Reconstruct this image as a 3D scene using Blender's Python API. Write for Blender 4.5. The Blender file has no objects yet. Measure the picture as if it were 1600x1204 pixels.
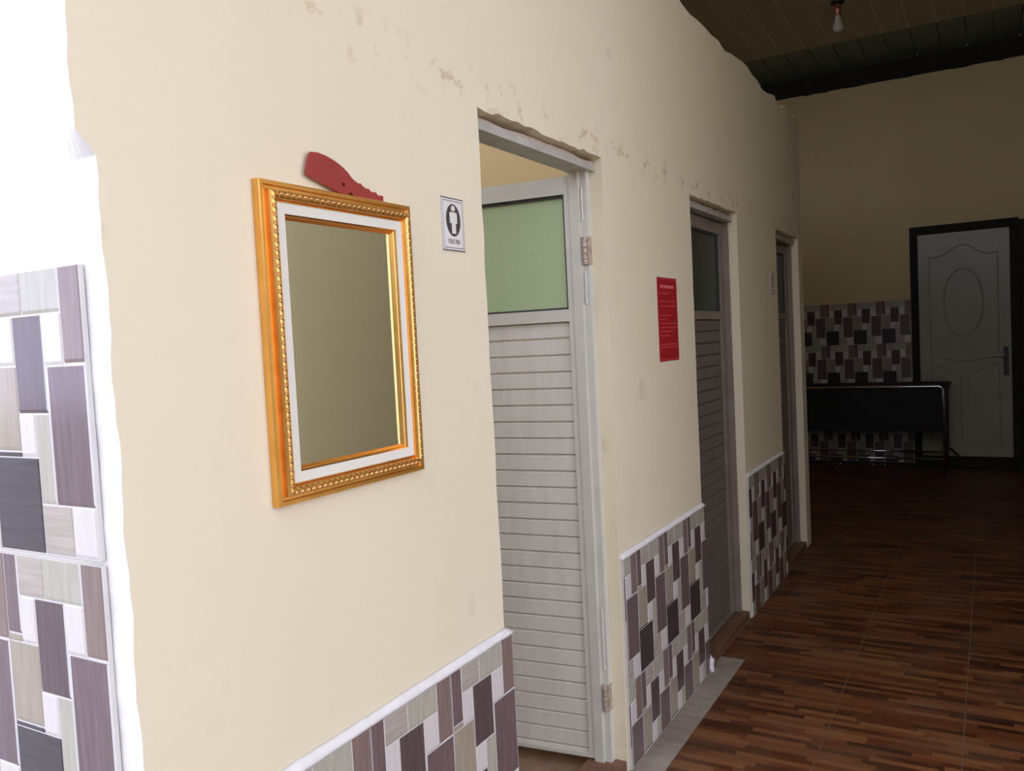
import bpy, bmesh, math, random
from mathutils import Matrix, Vector
random.seed(7)
S = bpy.context.scene
COL = S.collection

# ------------------------------------------------------------------ camera
YAW, PITCH, ROLL, FPX, EYE = 0.522921, -0.0525555, -0.0508318, 1304.0, 1.35
f = Vector((-math.sin(YAW)*math.cos(PITCH), math.cos(YAW)*math.cos(PITCH), math.sin(PITCH)))
r = Vector((math.cos(YAW), math.sin(YAW), 0)); u = r.cross(f)
r2 = r*math.cos(ROLL) + u*math.sin(ROLL); u2 = -r*math.sin(ROLL) + u*math.cos(ROLL)
cd = bpy.data.cameras.new('camera'); cam = bpy.data.objects.new('camera', cd); COL.objects.link(cam)
cd.sensor_fit = 'HORIZONTAL'; cd.sensor_width = 36.0; cd.lens = 36.0*FPX/1600.0
cd.clip_start = 0.02; cd.clip_end = 200
M = Matrix((r2, u2, -f)).transposed().to_4x4(); M.translation = (1.0, 0.0, EYE)
cam.matrix_world = M
S.camera = cam

# ------------------------------------------------------------------ world: bright overcast day
W = bpy.data.worlds.new('overcast_sky'); S.world = W; W.use_nodes = True
bg = W.node_tree.nodes['Background']
bg.inputs[0].default_value = (0.96, 0.99, 1.36, 1); bg.inputs[1].default_value = 2.8
S.view_settings.view_transform = 'Standard'; S.view_settings.look = 'None'
S.view_settings.gamma = 1; S.view_settings.use_curve_mapping = False
S.view_settings.exposure = 0.0

# ------------------------------------------------------------------ materials
MATS = {}
def base(name, col, rough=0.6, metal=0.0, spec=0.5):
    m = bpy.data.materials.new(name); m.use_nodes = True
    b = m.node_tree.nodes['Principled BSDF']
    b.inputs['Base Color'].default_value = (*col, 1); b.inputs['Roughness'].default_value = rough
    b.inputs['Metallic'].default_value = metal; b.inputs['Specular IOR Level'].default_value = spec
    MATS[name] = m
    return m, m.node_tree.nodes, m.node_tree.links, b
def pos(nodes, links, scale=(1, 1, 1), obj=False):
    if obj:
        t = nodes.new('ShaderNodeTexCoord'); out = t.outputs['Object']
    else:
        t = nodes.new('ShaderNodeNewGeometry'); out = t.outputs['Position']
    mp = nodes.new('ShaderNodeMapping'); mp.inputs['Scale'].default_value = scale
    links.new(out, mp.inputs['Vector']); return mp.outputs[0]
def noise(nodes, links, vec, scale, detail=4, rough=0.55):
    n = nodes.new('ShaderNodeTexNoise'); n.inputs['Scale'].default_value = scale
    n.inputs['Detail'].default_value = detail; n.inputs['Roughness'].default_value = rough
    links.new(vec, n.inputs['Vector']); return n.outputs['Fac']
def ramp(nodes, links, fac, stops):
    n = nodes.new('ShaderNodeValToRGB'); e = n.color_ramp.elements
    while len(e) < len(stops): e.new(0.5)
    for el, (p, c) in zip(e, stops):
        el.position = p; el.color = (*c, 1) if len(c) == 3 else c
    links.new(fac, n.inputs[0]); return n.outputs[0]
def bump(nodes, links, b, h, strength, dist):
    n = nodes.new('ShaderNodeBump'); n.inputs['Strength'].default_value = strength
    n.inputs['Distance'].default_value = dist
    links.new(h, n.inputs['Height']); links.new(n.outputs[0], b.inputs['Normal'])
def mixc(nodes, links, fac, a, b_, mode='MIX'):
    n = nodes.new('ShaderNodeMix'); n.data_type = 'RGBA'; n.blend_type = mode
    for s, v in ((n.inputs['Factor'], fac), (n.inputs[6], a), (n.inputs[7], b_)):
        if isinstance(v, bpy.types.NodeSocket): links.new(v, s)
        elif isinstance(v, (int, float)): s.default_value = v
        else: s.default_value = (*v, 1)
    return n.outputs[2]
def math_(nodes, links, op, a, b_=None, c=None):
    n = nodes.new('ShaderNodeMath'); n.operation = op
    for i, v in enumerate((a, b_, c)):
        if v is None: continue
        if isinstance(v, bpy.types.NodeSocket): links.new(v, n.inputs[i])
        else: n.inputs[i].default_value = v
    return n.outputs[0]
def varied(name, c1, c2, scale=8, rough=0.6, metal=0.0, spec=0.5, bstr=0.0, stretch=(1, 1, 1), obj=False, detail=4):
    m, n, l, b = base(name, c1, rough, metal, spec)
    v = pos(n, l, stretch, obj); fac = noise(n, l, v, scale, detail)
    l.new(ramp(n, l, fac, [(0.3, c1), (0.7, c2)]), b.inputs['Base Color'])
    if bstr: bump(n, l, b, fac, bstr, 0.004)
    return m

# cream plaster with faint patches and brown marks in a band where an old edge was patched
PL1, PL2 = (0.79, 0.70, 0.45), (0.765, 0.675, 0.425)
def plaster(name, c1, c2, stains=True):
    m, n, l, b = base(name, c1, 0.75, 0, 0.25)
    v = pos(n, l)
    big = noise(n, l, v, 1.6, 3); fine = noise(n, l, v, 38, 5, 0.6)
    col = ramp(n, l, big, [(0.35, c1), (0.68, c2)])
    if stains:
        sx = n.new('ShaderNodeSeparateXYZ'); l.new(v, sx.inputs[0])
        z = sx.outputs['Z']
        d = math_(n, l, 'ABSOLUTE', math_(n, l, 'SUBTRACT', z, 1.925))
        band = math_(n, l, 'SUBTRACT', 1.0, math_(n, l, 'MULTIPLY', d, 16.0)); band = math_(n, l, 'MAXIMUM', band, 0.0)
        sp = noise(n, l, pos(n, l, (1, 1.0, 1.4)), 15, 3, 0.6)
        spm = ramp(n, l, sp, [(0.56, (0, 0, 0)), (0.66, (1, 1, 1))])
        col = mixc(n, l, math_(n, l, 'MULTIPLY', math_(n, l, 'MULTIPLY', band, spm), 0.75), col, (0.52, 0.37, 0.19))
        sp2 = noise(n, l, pos(n, l), 5.5, 2, 0.5)
        spm2 = ramp(n, l, sp2, [(0.70, (0, 0, 0)), (0.77, (1, 1, 1))])
        col = mixc(n, l, math_(n, l, 'MULTIPLY', spm2, 0.35), col, (0.55, 0.44, 0.26))
    l.new(col, b.inputs['Base Color'])
    bump(n, l, b, mixc(n, l, 0.35, big, fine), 0.25, 0.012)
    return m
plaster('cream_plaster', PL1, PL2)
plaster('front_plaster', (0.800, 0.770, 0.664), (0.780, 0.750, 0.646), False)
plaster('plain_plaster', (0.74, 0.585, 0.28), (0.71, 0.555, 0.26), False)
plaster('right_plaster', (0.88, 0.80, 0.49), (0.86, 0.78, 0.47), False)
varied('white_grout', (0.820, 0.800, 0.692), (0.720, 0.700, 0.601), 30, 0.8, bstr=0.5)
varied('grout', (0.740, 0.720, 0.619), (0.620, 0.600, 0.501), 25, 0.7)
varied('raw_plaster', (0.50, 0.37, 0.25), (0.66, 0.55, 0.40), 26, 0.9, bstr=0.8)
varied('concrete_ground', (0.40, 0.38, 0.34), (0.34, 0.32, 0.29), 2, 0.9)
varied('sky_blocker', (0.10, 0.095, 0.07), (0.06, 0.065, 0.045), 2, 0.9, spec=0.2)  # dark surface of the added wall that blocks low sky
varied('subfloor', (0.20, 0.15, 0.10), (0.16, 0.12, 0.08), 6, 0.9)
def tilemat(name, c, c2, stretch):
    m, n, l, b = base(name, c, 0.16, 0, 0.5)
    v = pos(n, l, stretch, True); fac = noise(n, l, v, 24, 4, 0.6)
    l.new(ramp(n, l, fac, [(0.32, c), (0.68, c2)]), b.inputs['Base Color'])
VERT, HOR = (5, 0.35, 1), (0.35, 5, 1)
tilemat('tile_mauve', (0.129, 0.088, 0.080), (0.180, 0.129, 0.109), VERT)
tilemat('tile_rose', (0.196, 0.139, 0.105), (0.258, 0.191, 0.143), VERT)
tilemat('tile_dark', (0.088, 0.062, 0.055), (0.124, 0.088, 0.071), VERT)
tilemat('tile_black', (0.046, 0.039, 0.035), (0.067, 0.057, 0.049), HOR)
tilemat('tile_white', (0.610, 0.565, 0.465), (0.665, 0.620, 0.515), VERT)
tilemat('tile_silver', (0.381, 0.366, 0.256), (0.453, 0.433, 0.306), VERT)
tilemat('tile_beige', (0.360, 0.315, 0.228), (0.460, 0.410, 0.309), HOR)
tilemat('tile_sand', (0.309, 0.258, 0.168), (0.381, 0.330, 0.218), VERT)
tilemat('tile_edge', (0.660, 0.640, 0.546), (0.600, 0.580, 0.501), VERT)
# floor tile: printed wood strips, each strip with its own brown
def floor_mat(name, dusty):
    m, n, l, b = base(name, (0.2, 0.1, 0.05), 0.5, 0, 0.25)
    v = pos(n, l); sx = n.new('ShaderNodeSeparateXYZ'); l.new(v, sx.inputs[0])
    row = math_(n, l, 'FLOOR', math_(n, l, 'DIVIDE', sx.outputs['Y'], 0.026))
    w1 = n.new('ShaderNodeTexWhiteNoise'); w1.noise_dimensions = '1D'; l.new(row, w1.inputs['W'])
    cx = math_(n, l, 'FLOOR', math_(n, l, 'ADD', math_(n, l, 'DIVIDE', sx.outputs['X'], 0.19), math_(n, l, 'MULTIPLY', w1.outputs['Value'], 7.0)))
    cv = n.new('ShaderNodeCombineXYZ'); l.new(row, cv.inputs[0]); l.new(cx, cv.inputs[1])
    w2 = n.new('ShaderNodeTexWhiteNoise'); w2.noise_dimensions = '2D'; l.new(cv.outputs[0], w2.inputs['Vector'])
    col = ramp(n, l, w2.outputs['Value'], [(0.0, (0.038, 0.012, 0.004)), (0.35, (0.11, 0.033, 0.010)), (0.7, (0.18, 0.062, 0.018)), (1.0, (0.24, 0.10, 0.033))])
    g = noise(n, l, pos(n, l, (2, 30, 1)), 6, 4)
    col = mixc(n, l, 0.45, col, ramp(n, l, g, [(0.3, (0.55, 0.5, 0.45)), (0.7, (1, 1, 1))]), 'MULTIPLY')
    dn = noise(n, l, pos(n, l), 3.2, 4, 0.6)
    dm = ramp(n, l, dn, [(0.45, (0, 0, 0)), (0.72, (1, 1, 1))])
    col = mixc(n, l, math_(n, l, 'MULTIPLY', dm, 0.30), col, (0.22, 0.14, 0.075))
    if dusty:
        col = mixc(n, l, math_(n, l, 'ADD', 0.55, math_(n, l, 'MULTIPLY', dm, 0.4)), col, (0.42, 0.375, 0.28))
        b.inputs['Roughness'].default_value = 0.7
    l.new(col, b.inputs['Base Color'])
floor_mat('floor_tile_wood', False); floor_mat('floor_tile_dusty', True)
varied('floor_joint', (0.30, 0.20, 0.11), (0.22, 0.14, 0.08), 20, 0.8)
varied('sill_brown', (0.20, 0.10, 0.05), (0.13, 0.06, 0.03), 10, 0.5, stretch=(1, 4, 1))
varied('aluminium', (0.680, 0.665, 0.510), (0.620, 0.605, 0.464), 14, 0.42, 0.1, bstr=0.05)
varied('aluminium_worn', (0.420, 0.400, 0.309), (0.550, 0.530, 0.419), 18, 0.55, 0.1, bstr=0.3)
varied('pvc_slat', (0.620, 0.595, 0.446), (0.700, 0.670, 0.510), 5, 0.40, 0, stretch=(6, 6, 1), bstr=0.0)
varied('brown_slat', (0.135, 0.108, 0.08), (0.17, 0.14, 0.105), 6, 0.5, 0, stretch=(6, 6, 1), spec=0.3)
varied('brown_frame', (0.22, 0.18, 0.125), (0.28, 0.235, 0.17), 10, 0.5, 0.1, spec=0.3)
varied('green_glass', (0.400, 0.500, 0.246), (0.450, 0.550, 0.282), 90, 0.22, 0, stretch=(1, 1, 3), bstr=0.15)
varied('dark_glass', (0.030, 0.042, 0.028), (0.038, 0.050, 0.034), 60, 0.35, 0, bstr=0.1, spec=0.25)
varied('rubber_seal', (0.03, 0.03, 0.028), (0.05, 0.05, 0.045), 30, 0.6)
varied('rusty_hinge', (0.42, 0.30, 0.18), (0.62, 0.55, 0.42), 60, 0.6, 0.4, bstr=0.5)
varied('sealant', (0.780, 0.760, 0.637), (0.680, 0.660, 0.546), 40, 0.5)
varied('gold', (0.90, 0.50, 0.13), (0.80, 0.41, 0.09), 30, 0.30, 0.95)
varied('gold_carved', (0.84, 0.50, 0.20), (0.74, 0.40, 0.14), 60, 0.25, 0.9)
varied('linen_white', (0.760, 0.730, 0.555), (0.730, 0.700, 0.528), 200, 0.8, bstr=0.15)
varied('mirror_glass', (0.93, 0.94, 0.84), (0.93, 0.94, 0.84), 2, 0.01, 1.0)
varied('comb_red', (0.34, 0.042, 0.028), (0.29, 0.033, 0.024), 20, 0.35)
varied('sign_white', (0.780, 0.750, 0.610), (0.740, 0.710, 0.573), 20, 0.35)
varied('sign_ink', (0.055, 0.042, 0.03), (0.075, 0.055, 0.04), 40, 0.5)
varied('sign_ink_grey', (0.20, 0.18, 0.16), (0.25, 0.22, 0.19), 60, 0.5)
varied('poster_red', (0.40, 0.010, 0.014), (0.36, 0.008, 0.012), 12, 0.45)
varied('poster_pink', (0.78, 0.18, 0.17), (0.72, 0.14, 0.14), 60, 0.5)
varied('poster_text', (0.66, 0.06, 0.07), (0.62, 0.05, 0.06), 60, 0.5)
varied('ceiling_pvc', (0.46, 0.42, 0.27), (0.42, 0.38, 0.24), 3, 0.35, stretch=(6, 1, 1))
varied('ceiling_rib', (0.80, 0.66, 0.44), (0.74, 0.60, 0.40), 10, 0.4)
varied('ceiling_green', (0.15, 0.21, 0.16), (0.13, 0.185, 0.14), 3, 0.4)
varied('dark_timber', (0.035, 0.032, 0.022), (0.022, 0.020, 0.014), 8, 0.7, spec=0.1, stretch=(1, 1, 5))
varied('door_white', (0.40, 0.375, 0.24), (0.36, 0.34, 0.215), 3, 0.28, spec=0.25)
varied('door_groove', (0.20, 0.21, 0.16), (0.17, 0.18, 0.14), 10, 0.5)
varied('black_metal', (0.02, 0.02, 0.02), (0.035, 0.03, 0.028), 30, 0.35, 0.6)
varied('chrome_tube', (0.75, 0.72, 0.66), (0.70, 0.67, 0.60), 10, 0.18, 1.0)
varied('table_dark', (0.018, 0.018, 0.014), (0.024, 0.023, 0.018), 10, 0.6, spec=0.15)
varied('copper', (0.62, 0.27, 0.14), (0.50, 0.20, 0.10), 30, 0.35, 0.7)
varied('bulb_glass', (0.62, 0.62, 0.46), (0.58, 0.58, 0.42), 20, 0.2)

# ------------------------------------------------------------------ helpers
def link(name, bm, mat, parent=None, mx=None, smooth=False):
    bmesh.ops.recalc_face_normals(bm, faces=bm.faces)
    me = bpy.data.meshes.new(name); bm.to_mesh(me); bm.free()
    for m in ([mat] if isinstance(mat, str) else mat): me.materials.append(MATS[m])
    if smooth:
        for p in me.polygons: p.use_smooth = True
    return place(name, me, parent, mx)
def place(name, me, parent=None, mx=None):
    o = bpy.data.objects.new(name, me); COL.objects.link(o)
    if parent is not None: o.parent = parent
    if mx is not None: o.matrix_basis = mx
    return o
def empty(name, loc=(0, 0, 0), parent=None):
    o = bpy.data.objects.new(name, None); COL.objects.link(o); o.location = loc; o.empty_display_size = 0.1
    if parent is not None: o.parent = parent
    return o
def tag(o, label, cat, group=None, kind=None):
    o['label'] = label; o['category'] = cat
    if group: o['group'] = group
    if kind: o['kind'] = kind
    return o
def struct(o, label, cat): return tag(o, label, cat, None, 'structure')
def box(bm, x0, x1, y0, y1, z0, z1, bev=0.0):
    vs = [bm.verts.new((x, y, z)) for x in (x0, x1) for y in (y0, y1) for z in (z0, z1)]
    fs = [bm.faces.new([vs[i] for i in q]) for q in ((0, 1, 3, 2), (4, 6, 7, 5), (0, 4, 5, 1), (2, 3, 7, 6), (0, 2, 6, 4), (1, 5, 7, 3))]
    if bev:
        es = list({e for fc in fs for e in fc.edges})
        bmesh.ops.bevel(bm, geom=es, offset=bev, segments=2, affect='EDGES', profile=0.6)
    return vs
def box_obj(name, mat, b, parent=None, bev=0.0, mx=None):
    bm = bmesh.new(); box(bm, *b, bev); return link(name, bm, mat, parent, mx)
def tube(bm, pts, rad, seg=10, cap=True):
    pts = [Vector(p) for p in pts]; rings = []
    rr = rad if isinstance(rad, (list, tuple)) else [rad]*len(pts)
    for i, p in enumerate(pts):
        d = (pts[min(i+1, len(pts)-1)] - pts[max(i-1, 0)]).normalized()
        a = Vector((0, 0, 1)) if abs(d.z) < 0.9 else Vector((1, 0, 0))
        e1 = d.cross(a).normalized(); e2 = d.cross(e1).normalized()
        rings.append([bm.verts.new(p + (e1*math.cos(t) + e2*math.sin(t))*rr[i]) for t in [2*math.pi*k/seg for k in range(seg)]])
    for a, b in zip(rings, rings[1:]):
        for k in range(seg): bm.faces.new((a[k], a[(k+1) % seg], b[(k+1) % seg], b[k]))
    if cap: bm.faces.new(rings[0]); bm.faces.new(rings[-1])
def lathe(bm, prof, cx, cy, seg=20):
    rings = [[bm.verts.new((cx + rad*math.cos(2*math.pi*k/seg), cy + rad*math.sin(2*math.pi*k/seg), z)) for k in range(seg)] for rad, z in prof]
    for a, b in zip(rings, rings[1:]):
        for k in range(seg): bm.faces.new((a[k], a[(k+1) % seg], b[(k+1) % seg], b[k]))
    bm.faces.new(rings[0]); bm.faces.new(rings[-1])
def prism(bm, pts, x0, x1):
    """polygon given in (y, z), solid between x0 and x1"""
    a = [bm.verts.new((x0, y, z)) for y, z in pts]; b = [bm.verts.new((x1, y, z)) for y, z in pts]
    n = len(pts); bm.faces.new(a); bm.faces.new(b)
    for i in range(n): bm.faces.new((a[i], a[(i+1) % n], b[(i+1) % n], b[i]))
def ragged(p, q, n, amp, sgn=None):
    """points from p to q (excluded) with jitter across the edge"""
    p, q = Vector(p), Vector(q); d = (q-p).normalized(); nn = Vector((-d.y, d.x)); out = []
    for i in range(n):
        j = random.uniform(-amp, amp) if 0 < i else 0
        out.append(tuple(p + (q-p)*(i/n) + nn*j))
    return out
# frames for flat work: on the corridor side of the left wall, and on the end wall
def wall_mx(y, z, x=0.0): return Matrix(((0, 0, 1, x), (1, 0, 0, y), (0, 1, 0, z), (0, 0, 0, 1)))
def end_mx(x, z, y): return Matrix(((1, 0, 0, x), (0, 0, -1, y), (0, 1, 0, z), (0, 0, 0, 1)))
def curve_mesh(name, splines, ext, mat, parent=None, mx=None, bev=0.0, bevel_tube=0.0, cyclic=True):
    cu = bpy.data.curves.new(name, 'CURVE'); cu.dimensions = '2D' if not bevel_tube else '3D'
    if not bevel_tube: cu.fill_mode = 'BOTH'; cu.extrude = ext; cu.bevel_depth = bev; cu.bevel_resolution = 1
    else: cu.bevel_depth = bevel_tube; cu.bevel_resolution = 2
    for pts in splines:
        s = cu.splines.new('POLY'); s.points.add(len(pts)-1); s.use_cyclic_u = cyclic
        for p, q in zip(s.points, pts): p.co = (q[0], q[1], 0, 1)
    return conv(cu, name, mat, parent, mx)
def conv(cu, name, mat, parent, mx):
    t = bpy.data.objects.new('tmp', cu); COL.objects.link(t)
    dg = bpy.context.evaluated_depsgraph_get(); dg.update()
    me = bpy.data.meshes.new_from_object(t.evaluated_get(dg)); me.name = name
    bpy.data.objects.remove(t); bpy.data.curves.remove(cu)
    me.materials.clear(); me.materials.append(MATS[mat])
    return place(name, me, parent, mx)
def text_mesh(name, body, size, ext, mat, parent, mx):
    cu = bpy.data.curves.new(name, 'FONT'); cu.body = body; cu.size = size; cu.extrude = ext
    cu.align_x = 'CENTER'; cu.align_y = 'CENTER'; cu.offset = size*0.02
    return conv(cu, name, mat, parent, mx)
def ellipse(cx, cy, a, b, n=40): return [(cx + a*math.cos(2*math.pi*k/n), cy + b*math.sin(2*math.pi*k/n)) for k in range(n)]

# ------------------------------------------------------------------ building shell
CY = 0.685                      # outer corner of the corridor wall
WALL_T, PART_H, ROOF = 0.12, 2.60, 3.75
YEND, XR, XL = 8.60, 1.75, -2.6
DOORS = [(1.640, 2.335), (3.180, 3.865), (4.665, 5.262)]
DTOP = 1.884
FRONT_H = 2.60
PEND = 5.385
XH, YH = 5.2, 4.15               # unseen hall added on the right so the deep corridor falls dark
YC1, XE = 1.5, -0.14              # invented roof edge above the toilets, set back to let light in
YR0, YC0 = 2.62, 0.0            # unseen starts of opposite wall and roof, invented for light falloff, open yard beyond
bm = bmesh.new()
edges = [CY + 0.015] + [v for d in DOORS for v in d] + [PEND]
for i in range(0, 8, 2):
    y0, y1 = edges[i], edges[i+1]
    pts = ragged((y0, 0), (y1, 0), 1, 0) + ragged((y1, 0), (y1, DTOP), 26, 0.0025) + ragged((y1, DTOP), (y1, PART_H), 1, 0)
    pts += ragged((y1, PART_H), (y0, PART_H), max(3, int((y1-y0)/0.09)), 0.022) + ragged((y0, PART_H), (y0, DTOP), 1, 0) + ragged((y0, DTOP), (y0, 0), 26, 0.0025 if i else 0.0)
    prism(bm, pts, -WALL_T, 0)
for y0, y1 in DOORS:
    pts = ragged((y0, DTOP), (y1 + 0.004, DTOP), 22, 0.005) + ragged((y1, DTOP), (y1, PART_H), 1, 0)
    pts += ragged((y1, PART_H), (y0, PART_H), 7, 0.022) + ragged((y0, PART_H), (y0, DTOP), 1, 0)
    prism(bm, pts, -WALL_T, 0)
wall_left = struct(link('wall_left', bm, 'cream_plaster'), 'cream plastered corridor wall with three toilet doorways and ragged top', 'wall')

# front wall facing outdoors, rough thick plaster at its free corner
bm = bmesh.new(); nx, nz = 40, 90; grid = {}
def front_y(x, z):
    k = max(0, 1 + x/0.10)                          # 1 at the corner, 0 at 10 cm
    up = 1/(1 + math.exp(-(z - 1.625)*260))
    w = 0.0035*math.sin(z*31 + 1.3) + 0.002*math.sin(z*83)
    return CY + k*k*(-0.024*up + w*0.6) + 0.004*k*(1-up)
xs = [XL*(1 - (i/nx))**2.2 for i in range(nx+1)]
for i, x in enumerate(xs):
    for j in range(nz+1):
        z = FRONT_H*j/nz; grid[i, j] = bm.verts.new((x, front_y(x, z), z))
for i in range(nx):
    for j in range(nz):
        bm.faces.new((grid[i, j], grid[i+1, j], grid[i+1, j+1], grid[i, j+1]))
back = {}
for j in range(nz+1):
    z = FRONT_H*j/nz; back[j] = bm.verts.new((0.0002, CY + 0.022, z))
for j in range(nz): bm.faces.new((grid[nx, j], back[j], back[j+1], grid[nx, j+1])).material_index = 1
wall_front = struct(link('wall_front', bm, ['front_plaster', 'cream_plaster']), 'bright white plastered wall around the corner with tall tiled lower part', 'wall')
box_obj('wall_core', 'plain_plaster', (XL, -WALL_T, CY+0.016, CY+0.12, 0, FRONT_H), wall_front)

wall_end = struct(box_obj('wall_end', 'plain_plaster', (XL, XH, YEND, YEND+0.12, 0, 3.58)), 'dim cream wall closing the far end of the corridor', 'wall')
bm = bmesh.new(); n = 86
a = [(XL + (XH-XL)*i/n, 3.58 + random.uniform(-0.008, 0.012)) for i in range(n+1)]
lo = [bm.verts.new((x, YEND-0.002, z)) for x, z in a]; hi = [bm.verts.new((x, YEND-0.002, ROOF)) for x, z in a]
lo2 = [bm.verts.new((x, YEND+0.12, z)) for x, z in a]; hi2 = [bm.verts.new((x, YEND+0.12, ROOF)) for x, z in a]
for i in range(n):
    bm.faces.new((lo[i], lo[i+1], hi[i+1], hi[i])); bm.faces.new((lo2[i], lo2[i+1], hi2[i+1], hi2[i])); bm.faces.new((lo[i], lo[i+1], lo2[i+1], lo2[i]))
link('unpainted_top', bm, 'dark_timber', wall_end)
wall_right = struct(box_obj('wall_right', 'right_plaster', (XR, XR+0.12, YR0, YH, 0, ROOF)), 'cream plastered wall on the opposite side of the corridor', 'wall')
struct(box_obj('wall_added_hall_side', 'plain_plaster', (XH, XH+0.12, YH-0.12, YEND+0.12, 0, ROOF)), 'side wall of the added unseen hall that darkens the corridor', 'wall')  # hall is added out of view to cut bounce light at the far end
struct(box_obj('wall_added_hall_near', 'plain_plaster', (XR+0.1205, XH, YH-0.12, YH, 0, ROOF)), 'near wall of the added unseen hall that darkens the corridor', 'wall')
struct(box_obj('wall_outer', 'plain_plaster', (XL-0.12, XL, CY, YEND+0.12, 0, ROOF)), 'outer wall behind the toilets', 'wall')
for nm, yy in (('wall_stall_first', 2.86), ('wall_stall_second', 4.30), ('wall_stall_third', PEND-0.12)):
    struct(box_obj(nm, 'plain_plaster', (-1.7, -WALL_T-0.0005, yy, yy+0.119, 0, PART_H-0.02)), 'cream partition wall between toilet rooms', 'wall')
struct(box_obj('wall_stall_rear', 'plain_plaster', (-1.82, -1.701, CY+0.125, PEND, 0, PART_H)), 'cream rear wall of the toilet rooms', 'wall')

# ------------------------------------------------------------------ floor
floor = struct(box_obj('floor', 'floor_joint', (XL, XH, CY, YEND, -0.10, -0.0035)), 'brown wood-strip ceramic tile floor of the corridor', 'floor')
struct(box_obj('floor_outside', 'concrete_ground', (-25, 25, -40, CY-0.001, -0.10, -0.004)), 'pale concrete ground outside the corridor', 'floor')
struct(box_obj('wall_sky_blocker', 'sky_blocker', (-0.6, 14, -4.4, -4.2, -0.004, 2.9)), 'added dark wall behind the camera blocking the low sky', 'wall')  # added out of view to keep low sky light from the deep corridor
fm = {}
def floor_tile(x0, x1, y0, y1, mat):
    key = (round(x1-x0, 3), round(y1-y0, 3), mat)
    if key not in fm:
        bm = bmesh.new(); w, d = x1-x0, y1-y0; g = 0.0017
        lo = [bm.verts.new(p) for p in ((g, g, -0.0035), (w-g, g, -0.0035), (w-g, d-g, -0.0035), (g, d-g, -0.0035))]
        mi = [bm.verts.new(p) for p in ((g, g, -0.001), (w-g, g, -0.001), (w-g, d-g, -0.001), (g, d-g, -0.001))]
        c = g + 0.0012
        hi = [bm.verts.new(p) for p in ((c, c, 0), (w-c, c, 0), (w-c, d-c, 0), (c, d-c, 0))]
        for p, q in ((lo, mi), (mi, hi)):
            for k in range(4): bm.faces.new((p[k], p[(k+1) % 4], q[(k+1) % 4], q[k]))
        bm.faces.new(hi); bmesh.ops.recalc_face_normals(bm, faces=bm.faces)
        me = bpy.data.meshes.new('floor_tile'); bm.to_mesh(me); bm.free(); me.materials.append(MATS[mat]); fm[key] = me
    place('floor_tile', fm[key], floor, Matrix.Translation((x0, y0, 0)))
cols = [0.0, 0.10, 0.50, 0.90, 1.30, 1.70]
rows = [CY] + [0.96 + 0.40*k for k in range(19)] + [YEND]
for a, b in zip(rows, rows[1:]):
    for i, (c, d) in enumerate(zip(cols, cols[1:])):
        floor_tile(c, d, a, b, 'floor_tile_dusty' if i == 0 and a < 3.3 else 'floor_tile_wood')
    if a > PEND - 0.5:
        for c in (-1.50, -1.10, -0.70, -0.30):
            floor_tile(c, min(c + 0.40, 0), max(a, PEND), b, 'floor_tile_wood')

# ------------------------------------------------------------------ ceiling
bm = bmesh.new(); box(bm, XE, XH+0.12, YC0, YEND+0.12, ROOF+0.012, ROOF+0.10); box(bm, XL, XE, YC1, YEND+0.12, ROOF+0.012, ROOF+0.10)
ceiling = struct(link('ceiling', bm, 'dark_timber'), 'high dark ceiling of long narrow panels', 'ceiling')
YB = 7.745
def plank_mesh(w, l_, mat):
    bm = bmesh.new(); pr = [(0.002, 0.012), (0.002, 0.003), (0.006, 0.0), (w-0.006, 0.0), (w-0.002, 0.003), (w-0.002, 0.012)]
    a = [bm.verts.new((x, 0, z)) for x, z in pr]; b = [bm.verts.new((x, l_, z)) for x, z in pr]
    for k in range(6): bm.faces.new((a[k], a[(k+1) % 6], b[(k+1) % 6], b[k]))
    bm.faces.new(a); bm.faces.new(b); bmesh.ops.recalc_face_normals(bm, faces=bm.faces)
    me = bpy.data.meshes.new('ceiling_panel'); bm.to_mesh(me); bm.free(); me.materials.append(MATS[mat]); return me
pn, ps, pf = plank_mesh(0.20, YB-YC0-0.01, 'ceiling_pvc'), plank_mesh(0.20, YB-YC1-0.01, 'ceiling_pvc'), plank_mesh(0.20, YEND-YB-0.012, 'ceiling_green')
bm = bmesh.new(); box(bm, -0.005, 0.005, YC1-YC0, YB-YC0-0.01, -0.006, 0.001); bmesh.ops.recalc_face_normals(bm, faces=bm.faces)
rib = bpy.data.meshes.new('joint_strip'); bm.to_mesh(rib); bm.free(); rib.materials.append(MATS['ceiling_rib'])
x = -2.54
while x + 0.2 < XH:
    if x > XE-0.01: place('ceiling_panel', pn, ceiling, Matrix.Translation((x, YC0+0.01, ROOF)))
    else: place('ceiling_panel', ps, ceiling, Matrix.Translation((x, YC1+0.01, ROOF)))
    place('joint_strip', rib, ceiling, Matrix.Translation((x, YC0+0.01, ROOF)))
    place('ceiling_panel', pf, ceiling, Matrix.Translation((x, YB+0.002, ROOF)))
    x += 0.20

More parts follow.
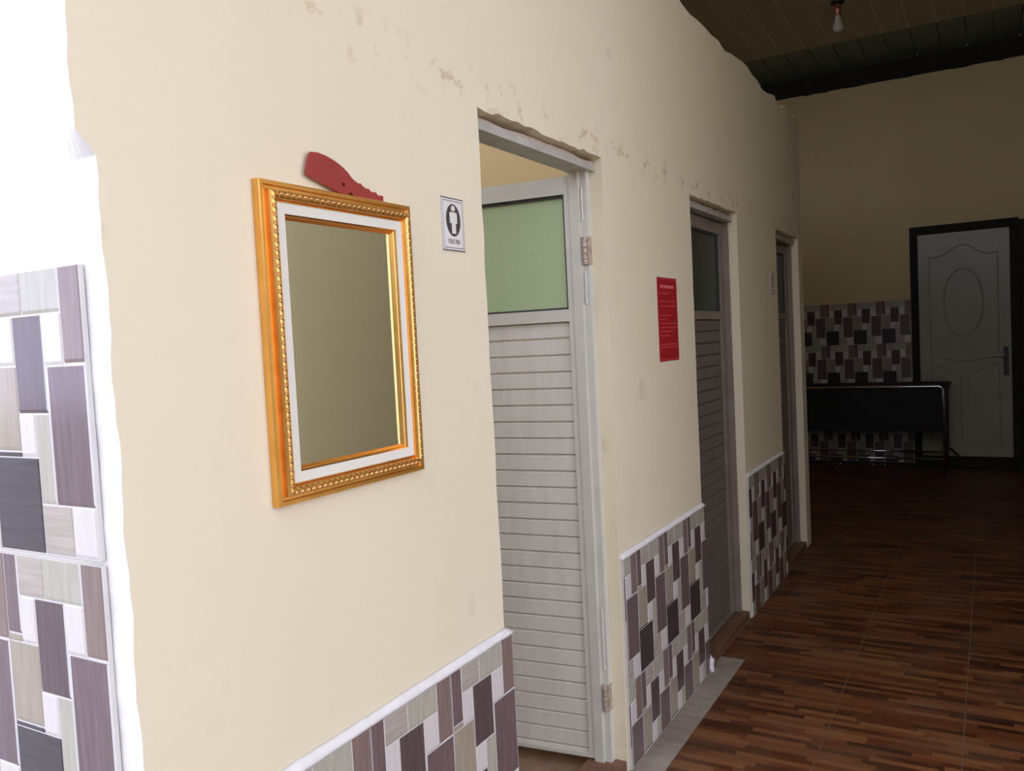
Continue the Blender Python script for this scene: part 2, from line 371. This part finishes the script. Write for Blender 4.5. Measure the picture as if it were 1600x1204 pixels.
# ------------------------------------------------------------------ mosaic-print wall tiles
PIECES = [  # u0 u1 v0 v1 material (v from the top)
 (0, .15, 0, .30, 'tile_mauve'), (.15, .42, 0, .155, 'tile_beige'), (.42, .80, 0, .155, 'tile_silver'), (.80, 1, 0, .33, 'tile_rose'),
 (.15, .31, .155, .33, 'tile_white'), (.31, .615, .155, .50, 'tile_dark'), (.615, .80, .155, .335, 'tile_white'),
 (0, .15, .30, .635, 'tile_sand'), (.15, .31, .33, .635, 'tile_sand'), (.31, .475, .50, .655, 'tile_white'), (.475, .63, .50, .82, 'tile_silver'),
 (.615, 1, .335, .82, 'tile_mauve'), (0, .31, .635, 1, 'tile_black'), (.31, .475, .655, 1, 'tile_black'), (.475, .77, .82, 1, 'tile_beige'), (.77, 1, .82, 1, 'tile_white')]
PIECES[7] = (0, .31, .33, .635, 'tile_sand'); PIECES[8] = (0, .15, .30, .33, 'tile_sand'); PIECES[12] = (0, .475, .655, 1, 'tile_black'); PIECES[13] = (0, .31, .635, .655, 'tile_black')
PIECES[11] = (.63, 1, .335, .82, 'tile_mauve')
TMATS = ['tile_edge', 'tile_mauve', 'tile_rose', 'tile_dark', 'tile_black', 'tile_white', 'tile_silver', 'tile_beige', 'tile_sand', 'grout']
tm = {}
def mosaic_mesh(w, h, u0, u1, v0, v1):
    """one ceramic tile (full size w x h, cut to u0..u1, v0..v1): x right, y up, z out of the wall, origin at its top left corner"""
    key = tuple(round(v, 3) for v in (w, h, u0, u1, v0, v1))
    if key in tm: return tm[key]
    bm = bmesh.new(); g = 0.0012; W_, H_ = (u1-u0)*w, (v1-v0)*h
    box(bm, g, W_-g, -H_+g, -g, 0, 0.0072)
    for fc in bm.faces: fc.material_index = 0
    for (a, b, c, d, mt) in PIECES:
        a, b, c, d = max(a, u0), min(b, u1), max(c, v0), min(d, v1)
        if b-a < 0.004 or d-c < 0.004: continue
        x0, x1, y1, y0 = (a-u0)*w + 0.0007, (b-u0)*w - 0.0007, -(c-v0)*h - 0.0007, -(d-v0)*h + 0.0007
        x0, x1, y0, y1 = max(x0, g+.0004), min(x1, W_-g-.0004), max(y0, -H_+g+.0004), min(y1, -g-.0004)
        if x1-x0 < 0.003 or y1-y0 < 0.003: continue
        t = 0.0090 if mt == 'tile_white' else 0.0083
        cb, cr = min(0.006, (y1-y0)*.3), min(0.003, (x1-x0)*.3)
        lo = [bm.verts.new(p) for p in ((x0, y0, .0070), (x1, y0, .0070), (x1, y1, .0070), (x0, y1, .0070))]
        hi = [bm.verts.new(p) for p in ((x0+.0006, y0+cb, t), (x1-cr, y0+cb, t), (x1-cr, y1-.0006, t), (x0+.0006, y1-.0006, t))]
        mi = TMATS.index(mt)
        fs = [bm.faces.new((lo[k], lo[(k+1) % 4], hi[(k+1) % 4], hi[k])) for k in range(4)] + [bm.faces.new(hi)]
        for fc in fs: fc.material_index = mi
        fs[1].material_index = 0 if mt in ('tile_dark', 'tile_silver', 'tile_mauve') else mi     # pale printed edge on the right
    bmesh.ops.recalc_face_normals(bm, faces=bm.faces)
    me = bpy.data.meshes.new('tile'); bm.to_mesh(me); bm.free()
    for m in TMATS: me.materials.append(MATS[m])
    tm[key] = me; return me
def tile_field(parent, mxf, us, tops, w=0.26, h=0.40):
    """us: list of (start, end, u0, u1); tops: list of (ztop, v0, v1)"""
    for s, e, u0, u1 in us:
        ww = (e-s)/(u1-u0)
        for zt, v0, v1 in tops: place('tile', mosaic_mesh(ww, h, u0, u1, v0, v1), parent, mxf(s, zt))
TT = 0.668
LOW = [(TT, 0, 1), (TT-0.40, 0, 0.668)]
wl = lambda s, z: wall_mx(s, z, 0.001)
tile_field(wall_left, wl, [(0.700, 0.882, 0.3, 1), (0.882, 1.142, 0, 1), (1.142, 1.402, 0, 1), (1.402, 1.662, 0, 1)], LOW)
tile_field(wall_left, wl, [(2.345, 2.455, 0.57, 1), (2.455, 2.712, 0, 1), (2.712, 2.969, 0, 1), (2.969, 3.192, 0, 0.868)], LOW)
tile_field(wall_left, wl, [(3.872, 4.030, 0.4, 1), (4.030, 4.288, 0, 1), (4.288, 4.546, 0, 1), (4.546, 4.662, 0, 0.45)], LOW)
fx = lambda s, z: end_mx(s, z, CY + 0.0008)
TF = 1.482
FR = [(TF, 0, 1), (TF-0.405, 0, 1), (TF-0.81, 0, 1), (TF-1.215, 0, 0.65)]
tile_field(wall_front, fx, [(-0.040-0.236*(k+1), -0.040-0.236*k, 0, 1) for k in range(4)], FR)
ex = lambda s, z: end_mx(s, z, YEND - 0.0008)
tile_field(wall_end, ex, [(0.355-0.25*(k+1), 0.355-0.25*k, 0, 1) for k in range(7)], [(1.552, 0, 1), (1.152, 0, 1), (0.752, 0, 1), (0.352, 0, 0.815)])
struct(box_obj('baseboard_end', 'dark_timber', (XL, 0.358, YEND-0.012, YEND-0.0003, 0.0, 0.0255)), 'dark skirting strip under the tiles of the far wall', 'baseboard')
# white plaster bead along the top of each low tile band
def bead(y0, y1, name, label):
    bm = bmesh.new(); n = max(4, int((y1-y0)/0.025)); rings = []
    for i in range(n+1):
        y = y0 + (y1-y0)*i/n; j = random.uniform(-.0012, .0012); k = random.uniform(-.001, .0015)
        drop = 0.006 if i in (0, n) else 0.0
        rings.append([bm.verts.new(p) for p in ((-0.001, y, TT+0.016+k-drop), (0.0045, y, TT+0.011+j-drop), (0.009, y, TT+0.006+j-drop), (0.0112+j*.4, y, TT+0.001), (0.0098, y, TT-0.004-k), (-0.001, y, TT-0.0045))])
    for a, b in zip(rings, rings[1:]):
        for k in range(6): bm.faces.new((a[k], a[(k+1) % 6], b[(k+1) % 6], b[k]))
    bm.faces.new(rings[0]); bm.faces.new(rings[-1])
    struct(link(name, bm, 'white_grout', None, None, True), label, 'trim')
bead(0.700, 1.664, 'trim_1', 'white plaster bead on the tile band below the gold mirror')
bead(2.343, 3.196, 'trim_2', 'white plaster bead on the tile band below the red notice')
bead(3.870, 4.664, 'trim_3', 'plaster bead on the tile band between the two closed toilet doors')

# ------------------------------------------------------------------ toilet doors
def leaf(parent, w, h, glass, mx, fmat='aluminium', smat='pvc_slat'):
    """hinge at the origin, leaf runs to -y, corridor side at +x = 0"""
    T, sw = 0.032, 0.052
    zt = h; zg1 = h-0.052; zg0 = h-0.398; zr0 = zg0-0.036; zb = 0.012
    bm = bmesh.new()
    for b in ((-T, 0, -sw, 0, 0, zt), (-T, 0, -w, -w+sw, 0, zt), (-T, 0, -w+sw, -sw, zg1, zt), (-T, 0, -w+sw, -sw, zr0, zg0), (-T, 0, -w+sw, -sw, 0, zb)): box(bm, *b)
    lf = link('door_leaf', bm, fmat, parent, mx)
    g = box_obj('glass_pane', glass, (-0.020, -0.012, -w+sw, -sw, zg0, zg1), lf)
    bm = bmesh.new()
    for b in ((-0.012, -0.006, -w+sw, -sw, zg1-0.009, zg1), (-0.012, -0.007, -w+sw, -sw, zg0, zg0+0.006), (-0.012, -0.007, -sw-0.006, -sw, zg0, zg1)): box(bm, *b)
    link('glass_seal', bm, 'rubber_seal', lf)
    p = 0.0515; z = zr0; me = None
    bm = bmesh.new(); L = w - 2*sw
    pr = [(-0.024, 0), (-0.0150, 0.0), (-0.0100, 0.0045), (-0.0112, p-0.0045), (-0.0165, p-0.001), (-0.024, p-0.001)]
    a = [bm.verts.new((x, -w+sw, q)) for x, q in pr]; b = [bm.verts.new((x, -sw, q)) for x, q in pr]
    for k in range(6): bm.faces.new((a[k], a[(k+1) % 6], b[(k+1) % 6], b[k]))
    bm.faces.new(a); bm.faces.new(b); bmesh.ops.recalc_face_normals(bm, faces=bm.faces)
    me = bpy.data.meshes.new('slat'); bm.to_mesh(me); bm.free(); me.materials.append(MATS[smat])
    while z > zb + 0.006:
        hh = min(p, z-zb); z -= hh; place('slat', me, lf, Matrix.Translation((0, 0, z)) @ Matrix.Diagonal((1, 1, hh/p, 1)))
    return lf
def toilet_door(idx, y0, y1, open_deg, glass, label, fmat='aluminium', smat='pvc_slat'):
    d = struct(empty('door_%d' % idx, (0, 0, 0)), label, 'door')
    zs = 0.035
    bm = bmesh.new()
    box(bm, -0.092, -0.040, y1-0.030, y1, zs, 1.862); box(bm, -0.092, -0.062, y1-0.042, y1-0.030, zs, 1.862)
    link('frame_jamb', bm, fmat, d)
    bm = bmesh.new()
    box(bm, -0.092, -0.040, y0, y0+0.030, zs, 1.862)
    link('frame_jamb', bm, fmat, d)
    bm = bmesh.new(); n = 22
    box(bm, -0.092, -0.022, y0, y1, 1.846, 1.866)
    link('frame_head', bm, 'aluminium_worn', d)
    bm = bmesh.new()
    prism(bm, [(y0, 1.866), (y1, 1.866)] + ragged((y1, 1.876), (y0, 1.876), 16, 0.004) + [(y0, 1.876)], -0.085, -0.030)
    link('mortar_gap', bm, 'raw_plaster', d)
    box_obj('door_sill', 'sill_brown', (-WALL_T, -0.003, y0+0.001, y1-0.001, 0.0005, zs), d, 0.004)
    w = (y1-y0) - 0.066; h = 1.843 - zs - 0.012
    lf = leaf(d, w, h, glass, Matrix.Translation((-0.060, y1-0.033, zs+0.006)) @ Matrix.Rotation(math.radians(-open_deg), 4, 'Z'), fmat, smat)
    return d, lf
d1, leaf1 = toilet_door(1, *DOORS[0], 84, 'green_glass', 'grey slatted toilet door standing open beside the gold mirror')
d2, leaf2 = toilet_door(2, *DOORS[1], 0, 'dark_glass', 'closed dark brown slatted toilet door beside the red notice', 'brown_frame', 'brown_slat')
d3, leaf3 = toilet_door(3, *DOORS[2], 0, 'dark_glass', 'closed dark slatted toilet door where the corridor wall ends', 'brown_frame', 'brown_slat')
# knuckle hinges and sealant smears on the open door's jamb
def hinge(z):
    y = DOORS[0][1] - 0.032
    bm = bmesh.new(); box(bm, -0.0585, -0.0400, y-0.0015, y+0.0015, z-0.042, z+0.042); box(bm, -0.0400, -0.0385, y, y+0.022, z-0.042, z+0.042)
    for k in range(5): tube(bm, [(-0.050, y-0.006, z-0.042+0.0168*k+0.001), (-0.050, y-0.006, z-0.042+0.0168*k+0.0158)], 0.0058, 10)
    link('hinge', bm, 'rusty_hinge', d1)
hinge(1.61); hinge(0.24)
def smear(z0, z1, x, wd):
    bm = bmesh.new(); n = int((z1-z0)/0.012); y = DOORS[0][1]-0.0305
    L = [bm.verts.new((x - wd*random.uniform(.4, 1), y, z0+(z1-z0)*i/n)) for i in range(n+1)]
    C = [bm.verts.new((x, y-random.uniform(.003, .006), z0+(z1-z0)*i/n)) for i in range(n+1)]
    R_ = [bm.verts.new((x + wd*random.uniform(.4, 1), y, z0+(z1-z0)*i/n)) for i in range(n+1)]
    for i in range(n):
        bm.faces.new((L[i], C[i], C[i+1], L[i+1])); bm.faces.new((C[i], R_[i], R_[i+1], C[i+1])); bm.faces.new((L[i], L[i+1], R_[i+1], R_[i]))
    link('sealant_smear', bm, 'sealant', d1, None, True)
smear(1.70, 1.80, -0.056, 0.006); smear(1.45, 1.55, -0.054, 0.005); smear(0.33, 0.52, -0.05, 0.004)
# rough mortar lump at the foot of the second doorway
bm = bmesh.new(); bmesh.ops.create_icosphere(bm, subdivisions=3, radius=1)
for v in bm.verts:
    q = 1 + 0.25*math.sin(v.co.x*5 + 1)*math.cos(v.co.z*6); v.co = Vector((v.co.x*0.016*q, v.co.y*0.022*q, v.co.z*0.035*q)) + Vector((0.004, 3.197, 0.022))
struct(link('trim_4', bm, 'white_grout', None, None, True), 'lump of pale mortar at the foot of the closed toilet doorway', 'trim')

# ------------------------------------------------------------------ gold-framed mirror
mir = tag(empty('wall_mirror', (0.0, 1.146, 1.105)), 'gold carved frame mirror with white liner hanging on the cream wall', 'mirror')
MY0, MY1, MZ0, MZ1 = 0.950, 1.342, 1.105, 1.6245
inv = Matrix.Translation((-0.0, -1.146, -1.105))
def ring(name, prof, mat, smooth=False):
    bm = bmesh.new(); loops = []
    for o, x in prof:
        loops.append([bm.verts.new((x, y, z)) for y, z in ((MY0+o, MZ0+o), (MY1-o, MZ0+o), (MY1-o, MZ1-o), (MY0+o, MZ1-o))])
    for a, b in zip(loops, loops[1:]):
        for k in range(4): bm.faces.new((a[k], a[(k+1) % 4], b[(k+1) % 4], b[k]))
    return link(name, bm, mat, mir, inv)
tor = [(0.0225 - 0.0075*math.cos(t), 0.0165 + 0.010*math.sin(t)) for t in [math.pi*k/9 for k in range(10)]]
outer = ring('frame', [(0.029, 0.001), (0, 0.001), (0, 0.0150), (0.0015, 0.0165), (0.0075, 0.0165), (0.009, 0.013), (0.0135, 0.0125)] + tor + [(0.0300, 0.0172), (0.0318, 0.0188), (0.0335, 0.0188), (0.0335, 0.010)], 'gold')
ring('liner', [(0.0337, 0.004), (0.0337, 0.0178), (0.0508, 0.0172), (0.0508, 0.005)], 'linen_white')
ring('inner_fillet', [(0.0509, 0.003), (0.0509, 0.0170), (0.0530, 0.0125), (0.0545, 0.0120), (0.0585, 0.0066), (0.0590, 0.003)], 'gold')
bm = bmesh.new(); o1, o2 = 0.0585, 0.072
A = [bm.verts.new((x_, y, z)) for x_, y, z in ((.0052, MY0+o1, MZ0+o1), (.0052, MY1-o1, MZ0+o1), (.0052, MY1-o1, MZ1-o1), (.0052, MY0+o1, MZ1-o1))]
B = [bm.verts.new((.00545, y, z)) for y, z in ((MY0+o2, MZ0+o2), (MY1-o2, MZ0+o2), (MY1-o2, MZ1-o2), (MY0+o2, MZ1-o2))]
C_ = [bm.verts.new((.0022, v.co.y, v.co.z)) for v in A]
for k in range(4): bm.faces.new((A[k], A[(k+1) % 4], B[(k+1) % 4], B[k])); bm.faces.new((A[k], A[(k+1) % 4], C_[(k+1) % 4], C_[k]))
bm.faces.new(B); bm.faces.new(C_)
link('mirror_glass', bm, 'mirror_glass', mir, inv)
# carved leaves running along the rounded member of the frame
ico = bmesh.new(); bmesh.ops.create_icosphere(ico, subdivisions=1, radius=1); iv = [v.co.copy() for v in ico.verts]; iff = [[v.index for v in fc.verts] for fc in ico.faces]; ico.free()
verts, faces = [], []
def bumpat(y, z, ang, a, b, c, x=0.0255):
    base_i = len(verts); ca, sa = math.cos(ang), math.sin(ang)
    for v in iv:
        p, q = v.x*a, v.y*b; verts.append((x + v.z*c, y + p*ca - q*sa, z + p*sa + q*ca))
    faces.extend([[base_i + k for k in fc] for fc in iff])
cor = [(MY0, MZ0), (MY1, MZ0), (MY1, MZ1), (MY0, MZ1)]
for s in range(4):
    p, q = Vector(cor[s]), Vector(cor[(s+1) % 4]); d = (q-p).normalized(); nn = Vector((-d.y, d.x)); Ls = (q-p).length; ang = math.atan2(d.y, d.x)
    t = 0.030
    while t < Ls-0.030:
        for dt, dn, aa, sz in ((0, 0.0205, 0.75, 1.15), (0.0050, 0.0255, -0.5, 0.85), (0.009, 0.0195, 0.9, 0.7)):
            c = p + d*(t+dt) + nn*dn; bumpat(c.x, c.y, ang+aa, 0.0052*sz, 0.0020*sz, 0.0023*sz, 0.0255 if dn < .022 else 0.0240)
        t += 0.0135
me = bpy.data.meshes.new('carved_leaves'); me.from_pydata(verts, [], faces); me.materials.append(MATS['gold_carved'])
for p in me.polygons: p.use_smooth = True
orn = place('carved_leaves', me, outer); orn['kind'] = 'stuff'

# comb propped behind the top of the mirror frame
cy0, cz0 = 1.165, 1.6262
outline = [(1.078, 1.6865), (1.0735, 1.682), (1.0715, 1.677), (1.062, 1.647), (1.132, 1.6295), (1.150, 1.6263), (1.166, 1.6262), (1.170, 1.6300), (1.176, 1.6312), (1.182, 1.6262),
           (1.267, 1.6262), (1.2675, 1.6350), (1.2625, 1.6362), (1.256, 1.6345), (1.249, 1.6370), (1.2455, 1.6405), (1.239, 1.6385), (1.230, 1.6405), (1.2255, 1.6440), (1.219, 1.6430), (1.209, 1.6465),
           (1.2035, 1.6510), (1.198, 1.6495), (1.187, 1.6535), (1.180, 1.6570), (1.170, 1.6655), (1.159, 1.6720), (1.146, 1.6775), (1.130, 1.6825), (1.114, 1.6862), (1.095, 1.6880)]
hole = ellipse(1.157, 1.6425, 0.0050, 0.0036, 14)
comb = curve_mesh('hair_comb', [[(y-cy0, z-cz0) for y, z in outline], [(y-cy0, z-cz0) for y, z in hole]], 0.0012, 'comb_red', None, wall_mx(cy0, cz0, 0.0085), bev=0.0004)
tag(comb, 'dark red plastic comb lying on top of the gold mirror frame', 'comb')

# ------------------------------------------------------------------ signs and notice
def rect(x0, x1, y0, y1): return [(x0, y0), (x1, y0), (x1, y1), (x0, y1)]
def toilet_sign(name, y, z, label, person, text):
    """plate 8.6 x 11.5 cm; y, z is its lower left corner"""
    s = tag(empty(name, (0, y, z)), label, 'sign')
    bm = bmesh.new(); box(bm, 0.0, 0.086, 0.0, 0.1145, -0.0018, 0.0, 0.0005)
    loc = Matrix(((0, 0, 1, 0.0), (1, 0, 0, 0), (0, 1, 0, 0), (0, 0, 0, 1)))
    L = lambda d: Matrix.Translation((0.0022 + d, 0, 0)) @ loc
    link('plate', bm, 'sign_white', s, L(0))
    e = 0.00015
    for q in [rect(0.001, 0.085, 0.1115, 0.1138), rect(0.008, 0.080, 0.1065, 0.1078), rect(0.001, 0.085, 0.0008, 0.0031), rect(0.008, 0.080, 0.0066, 0.0079)]: curve_mesh('border_line', [q], e, 'sign_ink', s, L(.0002))
    for q in [rect(0.001, 0.0022, 0.003, 0.1115), rect(0.0838, 0.085, 0.003, 0.1115), rect(0.0075, 0.0083, 0.0075, 0.107), rect(0.0793, 0.0801, 0.0075, 0.107)]: curve_mesh('side_line', [q], e, 'sign_ink_grey', s, L(.0002))
    curve_mesh('emblem_disc', [ellipse(0.045, 0.0665, 0.0275, 0.0345, 48)], e, 'sign_ink', s, L(.0002))
    body = [(0.0310, 0.0800), (0.0330, 0.0835), (0.0570, 0.0835), (0.0590, 0.0800), (0.0590, 0.0600), (0.0535, 0.0600), (0.0535, 0.0380), (0.0375, 0.0380), (0.0375, 0.0600), (0.0310, 0.0600)]
    if not person: body = [(0.0330, 0.0835), (0.0570, 0.0835), (0.0620, 0.0520), (0.0530, 0.0520), (0.0530, 0.0380), (0.0370, 0.0380), (0.0370, 0.0520), (0.0280, 0.0520)]
    curve_mesh('person_figure', [body, ellipse(0.045, 0.0915, 0.0075, 0.0062, 20)], e, 'sign_white', s, L(.0005))
    if text: text_mesh('lettering', text, 0.0135, e, 'sign_ink_grey', s, L(.0003) @ Matrix.Translation((0.0445, 0.0205, 0)) @ Matrix.Diagonal((0.62, 1, 1, 1)))
    else: curve_mesh('lettering', [rect(0.014+0.011*k, 0.022+0.011*k, 0.016, 0.0245) for k in range(6)], e, 'sign_ink_grey', s, L(.0003))
    return s
toilet_sign('toilet_sign', 1.4695, 1.5495, 'small white sign with a man in a dark oval beside the mirror', True, 'TOILET PRIA')
toilet_sign('toilet_sign', 4.497, 1.530, 'small toilet sign on the wall next to the last closed door', False, None)

po = tag(empty('wall_notice', (0, 2.771, 1.2525)), 'red printed paper notice taped on the wall between two toilet doors', 'poster')
loc = Matrix(((0, 0, 1, 0), (1, 0, 0, 0), (0, 1, 0, 0), (0, 0, 0, 1)))
L = lambda d: Matrix.Translation((0.0012 + d, 0, 0)) @ loc
bm = bmesh.new(); box(bm, 0, 0.206, 0, 0.2955, -0.0006, 0); link('paper', bm, 'poster_red', po, L(0))
for q in [rect(0.006, 0.200, 0.2875, 0.2895), rect(0.004, 0.202, 0.005, 0.008), rect(0.003, 0.005, 0.008, 0.288), rect(0.201, 0.203, 0.008, 0.288)]: curve_mesh('border_line', [q], 0.0001, 'poster_text', po, L(.0002))
curve_mesh('heading', [rect(0.030, 0.058, 0.259, 0.270), rect(0.064, 0.172, 0.258, 0.269)], 0.0001, 'poster_pink', po, L(.0002))
lines = [(0.020, 0.115, 0.2395), (0.020, 0.190, 0.212), (0.022, 0.188, 0.1955), (0.018, 0.150, 0.162), (0.018, 0.080, 0.148), (0.018, 0.185, 0.1335), (0.018, 0.185, 0.1195), (0.018, 0.155, 0.1055), (0.020, 0.110, 0.0905), (0.018, 0.185, 0.0595), (0.018, 0.190, 0.0495)]
for a, b, z in lines:
    q = a; segs = []
    while q < b:
        e = min(b, q + random.uniform(0.012, 0.03)); segs.append(rect(q, e, z-0.002, z+0.002)); q = e + 0.002
    curve_mesh('text_line', segs, 0.0001, 'poster_text', po, L(.0002))

# ------------------------------------------------------------------ far door
fd = struct(empty('door_4', (0.79, YEND, 0)), 'pale panelled door with oval moulding in a dark timber frame', 'door')
i4 = Matrix.Translation((-0.79, -YEND, 0))
YFr, YLf = YEND-0.05, YEND-0.034
bm = bmesh.new(); box(bm, 0.362, 0.424, YFr, YEND-0.0005, 0.0, 2.205, 0.003); link('frame_jamb', bm, 'dark_timber', fd, i4)
bm = bmesh.new(); box(bm, 1.155, 1.222, YFr, YEND-0.0005, 0.0, 2.205, 0.003); link('frame_jamb', bm, 'dark_timber', fd, i4)
bm = bmesh.new(); box(bm, 0.424, 1.155, YFr, YEND-0.0005, 2.132, 2.205, 0.003); link('frame_head', bm, 'dark_timber', fd, i4)
bm = bmesh.new(); box(bm, 0.424, 1.155, YFr-0.02, YEND-0.0005, 0.0, 0.100, 0.003); link('door_sill', bm, 'dark_timber', fd, i4)
bm = bmesh.new(); box(bm, 0.426, 1.153, YLf, YEND-0.002, 0.101, 2.130, 0.002); lf4 = link('door_leaf', bm, 'door_white', fd, i4)
def arc_top(x0, x1, zb, zs, rise, n=24):
    """panel outline with an ogee top: level shoulders, then a swelling crown"""
    pts = [(x0, zb), (x1, zb), (x1, zs)]
    for k in range(1, n):
        t = k/n; s = 0.5 - 0.5*math.cos(2*math.pi*min(max((t-0.12)/0.76, 0), 1)); pts.append((x1 + (x0-x1)*t, zs + rise*s - 0.012*math.sin(math.pi*2*abs(t-.5))*0))
    return pts + [(x0, zs)]
def groove(pts, nm='panel_moulding'):
    o = curve_mesh(nm, [pts], 0, 'door_white', lf4, end_mx(0, 0, YLf), bevel_tube=0.0075)
    return o
up = arc_top(0.518, 1.058, 1.075, 1.918, 0.095)
low = [(0.518, 1.075), (0.518, 1.075)]
n = 20; bott = [(0.518 + 0.54*k/n, 1.010 - 0.045*math.sin(math.pi*k/n)**2) for k in range(n+1)]
groove(bott + [(1.058, 1.918)] + arc_top(0.518, 1.058, 1.0, 1.918, 0.095)[3:])
groove(ellipse(0.787, 1.497, 0.157, 0.303, 56))
lowl = [(0.518, 0.22), (0.755, 0.22), (0.755, 0.845)] + [(0.755 - 0.237*k/14, 0.845 + 0.10*math.sin(math.pi/2*k/14)**1.5) for k in range(1, 15)]
lowr = [(1.576 - x_, z_) for x_, z_ in lowl]
groove(lowl); groove(lowr)
hd = empty('handle_root', (0, 0, 0)); bpy.data.objects.remove(hd)
bm = bmesh.new(); box(bm, 1.090, 1.130, YLf-0.009, YLf, 0.83, 1.085, 0.003); hp = link('handle_plate', bm, 'black_metal', lf4)
bm = bmesh.new(); tube(bm, [(1.110, YLf-0.009, 1.010), (1.110, YLf-0.045, 1.010), (1.100, YLf-0.052, 1.010), (0.990, YLf-0.052, 1.008)], 0.009, 10); link('lever', bm, 'chrome_tube', hp)
# dark door standing beside it, only its edge in view
d5 = struct(empty('door_5', (1.45, YEND, 0)), 'dark timber door edge beside the pale panelled door', 'door')
i5 = Matrix.Translation((-1.45, -YEND, 0))
bm = bmesh.new(); box(bm, 1.224, 1.300, YFr-0.01, YEND-0.0005, 0, 2.185, 0.003); link('frame_jamb', bm, 'dark_timber', d5, i5)
bm = bmesh.new(); box(bm, 1.300, 1.735, YLf, YEND-0.002, 0.002, 2.12, 0.0008); link('door_leaf', bm, 'dark_timber', d5, i5)
bm = bmesh.new(); box(bm, 1.300, 1.735, YFr-0.01, YEND-0.0005, 2.121, 2.185, 0.003); link('frame_head', bm, 'dark_timber', d5, i5)

# ------------------------------------------------------------------ table at the far end
tb = tag(empty('metal_table', (0.0, 8.22, 0)), 'dark table on a shiny steel tube frame against the far wall', 'table')
it = Matrix.Translation((0.0, -8.22, 0)); TX0, TX1, TY0, TY1, TZ = -0.66, 0.635, 7.99, 8.44, 0.785
bm = bmesh.new(); box(bm, TX0-0.02, TX1+0.045, TY0+0.02, TY1+0.03, TZ-0.012, TZ+0.010, 0.004); link('table_top', bm, 'table_dark', tb, it)
def tub_frame(y):
    R = 0.04; zt = TZ-0.002; pts = [(TX0, y, 0)] + [(TX0, y, zt-R)]
    pts += [(TX0 + R - R*math.cos(t), y, zt-R+R*math.sin(t)) for t in [math.pi/2*k/6 for k in range(1, 7)]]
    pts += [(TX1 - R + R*math.sin(t), y, zt-R+R*math.cos(t)) for t in [math.pi/2*k/6 for k in range(0, 7)]] + [(TX1, y, 0)]
    bm = bmesh.new(); tube(bm, pts, 0.0125, 10); link('leg_frame', bm, 'chrome_tube', tb, it, True)
tub_frame(TY0); tub_frame(TY1)
for y in (TY0, TY1):
    bm = bmesh.new(); tube(bm, [(TX0, y, 0.155), (TX1, y, 0.155)], 0.011, 10); link('stretcher', bm, 'chrome_tube', tb, it, True)
for xx in (TX0, TX1):
    bm = bmesh.new(); tube(bm, [(xx, TY0, 0.70), (xx, TY1, 0.70)], 0.010, 10); link('side_rail', bm, 'chrome_tube', tb, it, True)
bm = bmesh.new(); box(bm, TX0+0.012, TX1-0.013, TY0+0.002, TY0+0.014, 0.39, TZ-0.016); link('front_panel', bm, 'table_dark', tb, it)
bm = bmesh.new(); box(bm, TX1+0.010, TX1+0.020, TY0+0.03, TY1-0.012, 0.17, TZ-0.013); link('side_panel', bm, 'table_dark', tb, it)
bm = bmesh.new(); tube(bm, [(TX1, TY1, 0.19), (TX1+0.04, TY1-0.04, 0.185), (TX1+0.11, TY1-0.22, 0.145)], 0.011, 10); link('foot_bar', bm, 'chrome_tube', tb, it, True)

# ------------------------------------------------------------------ ceiling lamp (off)
lp = tag(empty('ceiling_lamp', (0.05, 6.79, ROOF)), 'unlit light bulb in a copper brown holder under the dark ceiling', 'lamp')
il = Matrix.Translation((-0.05, -6.79, -ROOF))
bm = bmesh.new(); lathe(bm, [(0.050, 3.7495), (0.050, 3.742), (0.040, 3.736), (0.022, 3.733)], 0.05, 6.79); link('ceiling_rose', bm, 'dark_timber', lp, il, True)
bm = bmesh.new(); lathe(bm, [(0.021, 3.7335), (0.024, 3.725), (0.024, 3.705), (0.029, 3.700), (0.029, 3.688), (0.023, 3.683), (0.026, 3.668), (0.022, 3.652)], 0.05, 6.79); link('lamp_holder', bm, 'copper', lp, il, True)
bm = bmesh.new(); lathe(bm, [(0.019, 3.6525), (0.019, 3.640), (0.022, 3.625), (0.030, 3.600), (0.037, 3.578), (0.039, 3.562), (0.036, 3.546), (0.027, 3.534), (0.012, 3.528), (0.002, 3.527)], 0.05, 6.79); link('bulb', bm, 'bulb_glass', lp, il, True)
